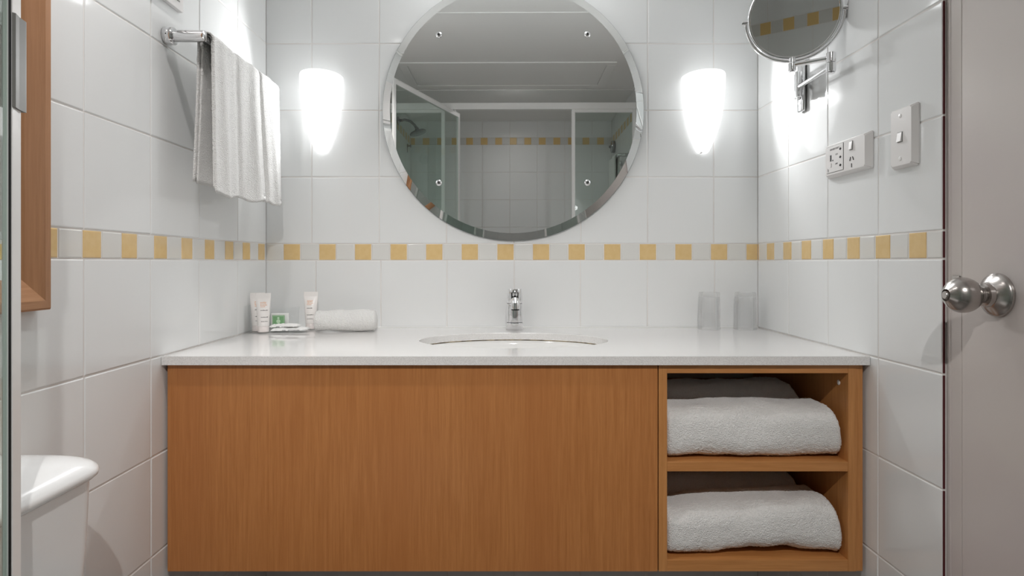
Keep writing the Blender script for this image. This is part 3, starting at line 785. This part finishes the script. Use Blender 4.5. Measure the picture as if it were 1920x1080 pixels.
# ------------------------------------------------------------------ toilet
TY = -1.132
wc = thing('toilet', 'white toilet with rounded cistern lid against the left wall', 'toilet', (XL, TY, 0))
def rrect(x0, x1, hy, z, r, n=8, bulge=0.0):
    """rounded rectangle ring; wall side square"""
    pts = [(x0, -hy), (x0, hy)][::-1]
    out = []
    for cx, cy, a0 in ((x1-r, hy-r, 90), (x1-r, -hy+r, 0)):
        for i in range(n+1):
            a = R(a0-90*i/n); out.append((cx+r*math.cos(a), cy+r*math.sin(a)))
    ring = [(x0, hy)]+out+[(x0, -hy)]
    return [(x+bulge*max(0, 1-(y/hy)**2)*(x-x0)/(x1-x0), y, z) for x, y in ring]
bm = NB(); zt = CZ-.297
rings(bm, [rrect(.002, .112, .145, .44, .04), rrect(.002, .120, .152, .50, .04), rrect(.002, .130, .160, zt-.10, .035), rrect(.002, .133, .163, zt, .035)]); fixn(bm)
obj('cistern', bm, 'cistern', wc, 'auto')
bm = NB()
LR = [(0, .133, .165), (.001, .139, .174), (.004, .1415, .1785), (.009, .1425, .180), (.014, .141, .178), (.019, .137, .173), (.024, .130, .164), (.029, .120, .151), (.0335, .106, .133), (.0375, .088, .110), (.0405, .066, .082), (.0425, .040, .048), (.0432, .015, .015)]
rings(bm, [rrect(.002, x_, y_, zt-.003+z_, min(.05, x_*.42, y_*.42), 14) for z_, x_, y_ in LR]); fixn(bm)
cl_ = obj('cistern_lid', bm, 'cistern', wc, True); autosmooth(cl_, 60)
bm = NB(); lathe(bm, [(.018, 0), (.018, .004), (.015, .005)], (.06, 0, zt+.042), (0, 0, 1), 28); obj('flush_button', bm, 'chrome', wc, 'auto')
bm = NB(); tube(bm, [(.055, 0, .445), (.055, 0, .36), (.07, 0, .33), (.16, 0, .32), (.25, 0, .32)], .022, 16); obj('flush_pipe', bm, 'cistern', wc, True)
def oval(cx, a, b, z, n=48): return [(cx+a*math.cos(t)*(1.05 if math.cos(t) > 0 else 1), b*math.sin(t), z) for t in [2*math.pi*i/n for i in range(n)]]
bm = NB(); rings(bm, [oval(.40, .14, .10, .0), oval(.40, .13, .095, .10), oval(.42, .19, .14, .26), oval(.43, .23, .168, .36), oval(.43, .235, .172, .395), oval(.43, .20, .14, .395), oval(.43, .15, .10, .28), oval(.42, .06, .05, .22)]); fixn(bm)
obj('pan', bm, 'ceramic', wc, 'auto')
bm = NB(); rings(bm, [oval(.43, .232, .170, .400), oval(.43, .236, .174, .405), oval(.43, .236, .174, .416), oval(.43, .226, .164, .424), oval(.43, .10, .08, .427)]); fixn(bm)
obj('seat_lid', bm, 'cistern', wc, 'auto')

# ------------------------------------------------------------------ framed mirror over the toilet
fm = thing('framed_mirror', 'wood framed mirror on the left wall above the toilet cistern', 'mirror', (XL+.0008, -.913, CZ-.071))
fw, fh, rail = .56, .80, .046
def frame_member(name, p0, p1, inn, m):
    """mitred bevelled rail; p0-p1 outer edge in (along -y, z), inn = inward direction"""
    bm = NB(); prof = [(0, 0), (0, .019), (.003, .022), (.014, .022), (rail-.004, .012), (rail, .010), (rail, 0)]
    d = (Vector(p1)-Vector(p0)).normalized(); rs = []
    for p, s in ((Vector(p0), 1), (Vector(p1), -1)):
        rs.append([(h, -(p+Vector(inn)*t+d*s*t).x, (p+Vector(inn)*t+d*s*t).y) for t, h in prof])
    rings(bm, rs); fixn(bm); return obj(name, bm, m, fm)
frame_member('side_rail', (0, 0), (0, fh), (1, 0), 'frame'); frame_member('side_rail', (fw, 0), (fw, fh), (-1, 0), 'frame')
frame_member('bottom_rail', (0, 0), (fw, 0), (0, 1), 'framey'); frame_member('top_rail', (0, fh), (fw, fh), (0, -1), 'framey')
boxo('mirror_face', (.001, .006, -fw+rail, -rail, rail, fh-rail), 'mirror', fm)

# white access panel above the towel rail
ap = thing('access_panel', 'white framed access panel high on the left wall above the towel rail', 'panel', (XL+.0006, -.50, CZ+.5417))
bm = NB(); box(bm, 0, .010, -.25, 0, 0, .25, .002); obj('panel_frame', bm, 'plastic', ap)
bm = NB(); box(bm, .0085, .0105, -.233, -.017, .017, .233); gp = obj('panel_gap', bm, 'satin', ap)
bm = NB(); box(bm, .009, .0135, -.2318, -.0182, .0182, .2318, .0015); obj('panel_cover', bm, 'plastic', ap)

# ------------------------------------------------------------------ shower screen, door and fittings
HB, HT = CZ+.897, CZ+.935
ss = thing('shower_screen', 'white framed shower screen with two fixed glass panels', 'shower screen', (0, YS, 0))
boxo('header_rail', (XL+.001, XR-.001, -.018, .018, HB, HT), 'aluminium', ss, .002)
boxo('sill', (XL+.001, XR-.001, -.025, .025, .001, .05), 'aluminium', ss, .002)
for a, b in ((XL+.001, XL+.022), (XR-.022, XR-.001), (-.385, -.365), (.380, .400)): boxo('stile', (a, b, -.014, .014, .05, HB), 'aluminium', ss, .0015)
for a, b in ((XL+.022, -.385), (.400, XR-.022)):
    boxo('top_rail', (a, b, -.012, .012, HB-.018, HB), 'aluminium', ss, .001)
    boxo('glass_panel', (a-.004, b+.004, -.003, .003, .05, HB-.012), 'glass', ss)
# pivot door, standing open towards the left wall
piv = Vector((-.300, YS+.0)); tip = Vector((-.540, -D+.700)); dv = (tip-piv)
rzd = math.atan2(dv.y, dv.x); DLn = dv.length
sd = thing('shower_door', 'white framed glass shower door standing open at the left edge', 'shower door', (piv.x, piv.y, 0), rzd)
# local x = towards the free edge, local y: negative side faces the camera (face at y=0, body to +y)
TK = .016
boxo('free_stile', (DLn-.024, DLn, 0, .010, .07, HB-.012), 'aluminium', sd, .001)
boxo('pivot_stile', (-.060, -.042, 0, TK, .07, HB-.012), 'aluminium', sd, .001)
boxo('top_rail', (-.0600, DLn, -.001, TK+.001, HB-.0118, HB+.010-.018), 'aluminium', sd, .001)
boxo('top_rail', (-.042, DLn-.024, 0, TK, HB-.034, HB-.012), 'aluminium', sd, .001)
boxo('bottom_rail', (-.042, DLn-.024, 0, TK, .07, .10), 'aluminium', sd, .001)
boxo('seal', (DLn-.0262, DLn-.0242, .0010, .0030, .10, HB-.034), 'black', sd)
boxo('glass_panel', (-.042, DLn-.0245, .0045, .0085, .10, HB-.034), 'glass', sd)
bm = NB(); lathe(bm, [(.008, 0), (.008, .016)], (0, TK/2, HB-.0085), (0, 0, 1), 20); obj('pivot_pin', bm, 'aluminium', sd)
bm = NB(); hz0, hz1 = CZ+.1685, CZ+.2705
rs = [[(x, y, z) for x, y in ((DLn-.026, -.0001), (DLn-.024, -.0030), (DLn-.012, -.0022), (DLn+.002, -.0036), (DLn+.004, -.0036), (DLn+.004, .006), (DLn+.0005, .006), (DLn+.0005, -.0001))] for z in (hz0, hz0+.001, hz1-.001, hz1)]
rings(bm, rs); fixn(bm); obj('pull_handle', bm, 'satin', sd)
# shower head
sh = thing('overhead_shower', 'chrome shower head on a curved arm seen in the round mirror', 'shower head', (XL, -2.20, CZ+.917))
bm = NB(); lathe(bm, [(.028, .0008), (.028, .004), (.018, .010), (.011, .012)], (0, 0, 0), (1, 0, 0), 32); obj('wall_flange', bm, 'darkchrome', sh, 'auto')
bm = NB(); tube(bm, [(.008, 0, 0), (.045, 0, .006), (.08, 0, -.004), (.105, 0, -.026), (.122, 0, -.052)], .0088, 16); obj('arm', bm, 'darkchrome', sh, True)
bm = NB(); d_ = Vector((.30, .05, -.95)); lathe(bm, [(.012, 0), (.014, .012), (.022, .018), (.050, .026), (.055, .031), (.055, .037), (.050, .040)], (.120, 0, -.047), d_, 40); obj('rose', bm, 'darkchrome', sh, 'auto')
# retractable clothesline and its hook
cl = thing('clothesline', 'round chrome retractable clothesline on the right shower wall', 'clothesline', (XR, -2.58, CZ+.815))
bm = NB(); lathe(bm, [(.042, .0008), (.043, .004), (.043, .022), (.040, .026), (.012, .028)], (0, 0, 0), (-1, 0, 0), 40); obj('case', bm, 'darkchrome', cl, 'auto')
bm = NB(); lathe(bm, [(.009, .027), (.009, .040), (.006, .042)], (0, 0, 0), (-1, 0, 0), 20); obj('pull_knob', bm, 'darkchrome', cl, 'auto')
hkk = thing('line_hook', 'small chrome clothesline hook on the left shower wall', 'hook', (XL, -2.56, CZ+.82))
bm = NB(); lathe(bm, [(.015, .0008), (.015, .004), (.006, .006), (.005, .02), (.011, .022), (.011, .027)], (0, 0, 0), (1, 0, 0), 24)
obj('peg', bm, 'darkchrome', hkk, 'auto')
bm = NB(); box(bm, .0008, .004, -.008, .008, -.045, .012, .001); obj('back_plate', bm, 'darkchrome', hkk)
towel_rail('chrome towel rail on the right shower wall seen in the round mirror', XR, -1, -2.30, -1.98, CZ+.655)
hang_towel('shower_towel', 'white towel over the rail on the right shower wall', 'towel', XR-.075, CZ+.655, -1, -2.26, -2.05, CZ+.30, CZ+.34, 2.2, .7, 50)

# ------------------------------------------------------------------ ceiling hatch, downlight and added fill lights
ch = thing('ceiling_hatch', 'wide white access hatch in the ceiling in front of the shower', 'hatch', (0, -1.60, ZC))
hx0, hx1, hy0, hy1 = -.565, .570, -.245, .215
bm = NB()
for d in ((hx0, hx1, hy1-.045, hy1), (hx0, hx1, hy0, hy0+.045), (hx0, hx0+.045, hy0+.045, hy1-.045), (hx1-.045, hx1, hy0+.045, hy1-.045)): box(bm, d[0], d[1], d[2], d[3], -.006, -.0004, .0015)
obj('hatch_frame', bm, 'ceiling', ch)
bm = NB(); box(bm, hx0+.048, hx1-.048, hy0+.048, hy1-.048, -.004, -.0006, .001); obj('hatch_panel', bm, 'ceiling', ch)
def downlight(label, x, y, z, drop, m):
    dlt = thing('downlight', label, 'ceiling light', (x, y, z))
    bm = NB(); lathe(bm, [(.040, -.002), (.040, -drop), (.042, -drop-.001), (.046, -drop), (.046, -.0005)], (0, 0, 0), (0, 0, 1), 40, False, False); obj('trim_ring', bm, 'plastic', dlt, 'auto')
    bm = NB(); lathe(bm, [(.0397, -.0025), (.0397, -drop+.0005)], (0, 0, 0), (0, 0, 1), 40, False, False); obj('baffle', bm, 'slot', dlt, True)
    bm = NB(); lathe(bm, [(.036, -.0020), (.0002, -.0022)], (0, 0, 0), (0, 0, 1), 40, False, True); obj('lens', bm, m, dlt)
downlight('round white ceiling downlight over the toilet side', -.47, -.91, ZC, .055, 'lens')
pl = thing('fill_dome', 'added opal fill dome out of view above the vanity', 'ceiling light', (.03, -.20, ZC))  # unseen dome added for soft top fill
bm = NB(); lathe(bm, [(.150, -.0005), (.152, -.012), (.145, -.016), (.138, -.010)], (0, 0, 0), (0, 0, 1), 48, False, False); obj('trim_ring', bm, 'plastic', pl, 'auto')
bm = NB(); lathe(bm, [(.138, -.006), (.140, -.030), (.134, -.055), (.115, -.073), (.075, -.085), (.0002, -.089)], (0, 0, 0), (0, 0, 1), 48, False, True); obj('diffuser', bm, 'opal', pl, True)
downlight('added fill downlight inside the shower hidden behind the header rail', .05, -2.245, ZC-.005, .010, 'fill_lens')  # added light, set where the header rail hides it from the mirror
sl = bpy.data.lights.new('fill_spot', 'SPOT'); sl.energy = FILL_BEAM; sl.color = (1, .975, .955); sl.spot_size = R(62); sl.spot_blend = 1; sl.shadow_soft_size = .014  # added frontal fill for the cabinet front and shelf towels
so_ = bpy.data.objects.new('fill_spot', sl); C.objects.link(so_); so_.location = (.05, -2.235, ZC-.022)
so_.rotation_euler = (Vector((.02, -.50, .62))-Vector(so_.location)).to_track_quat('-Z', 'Y').to_euler()
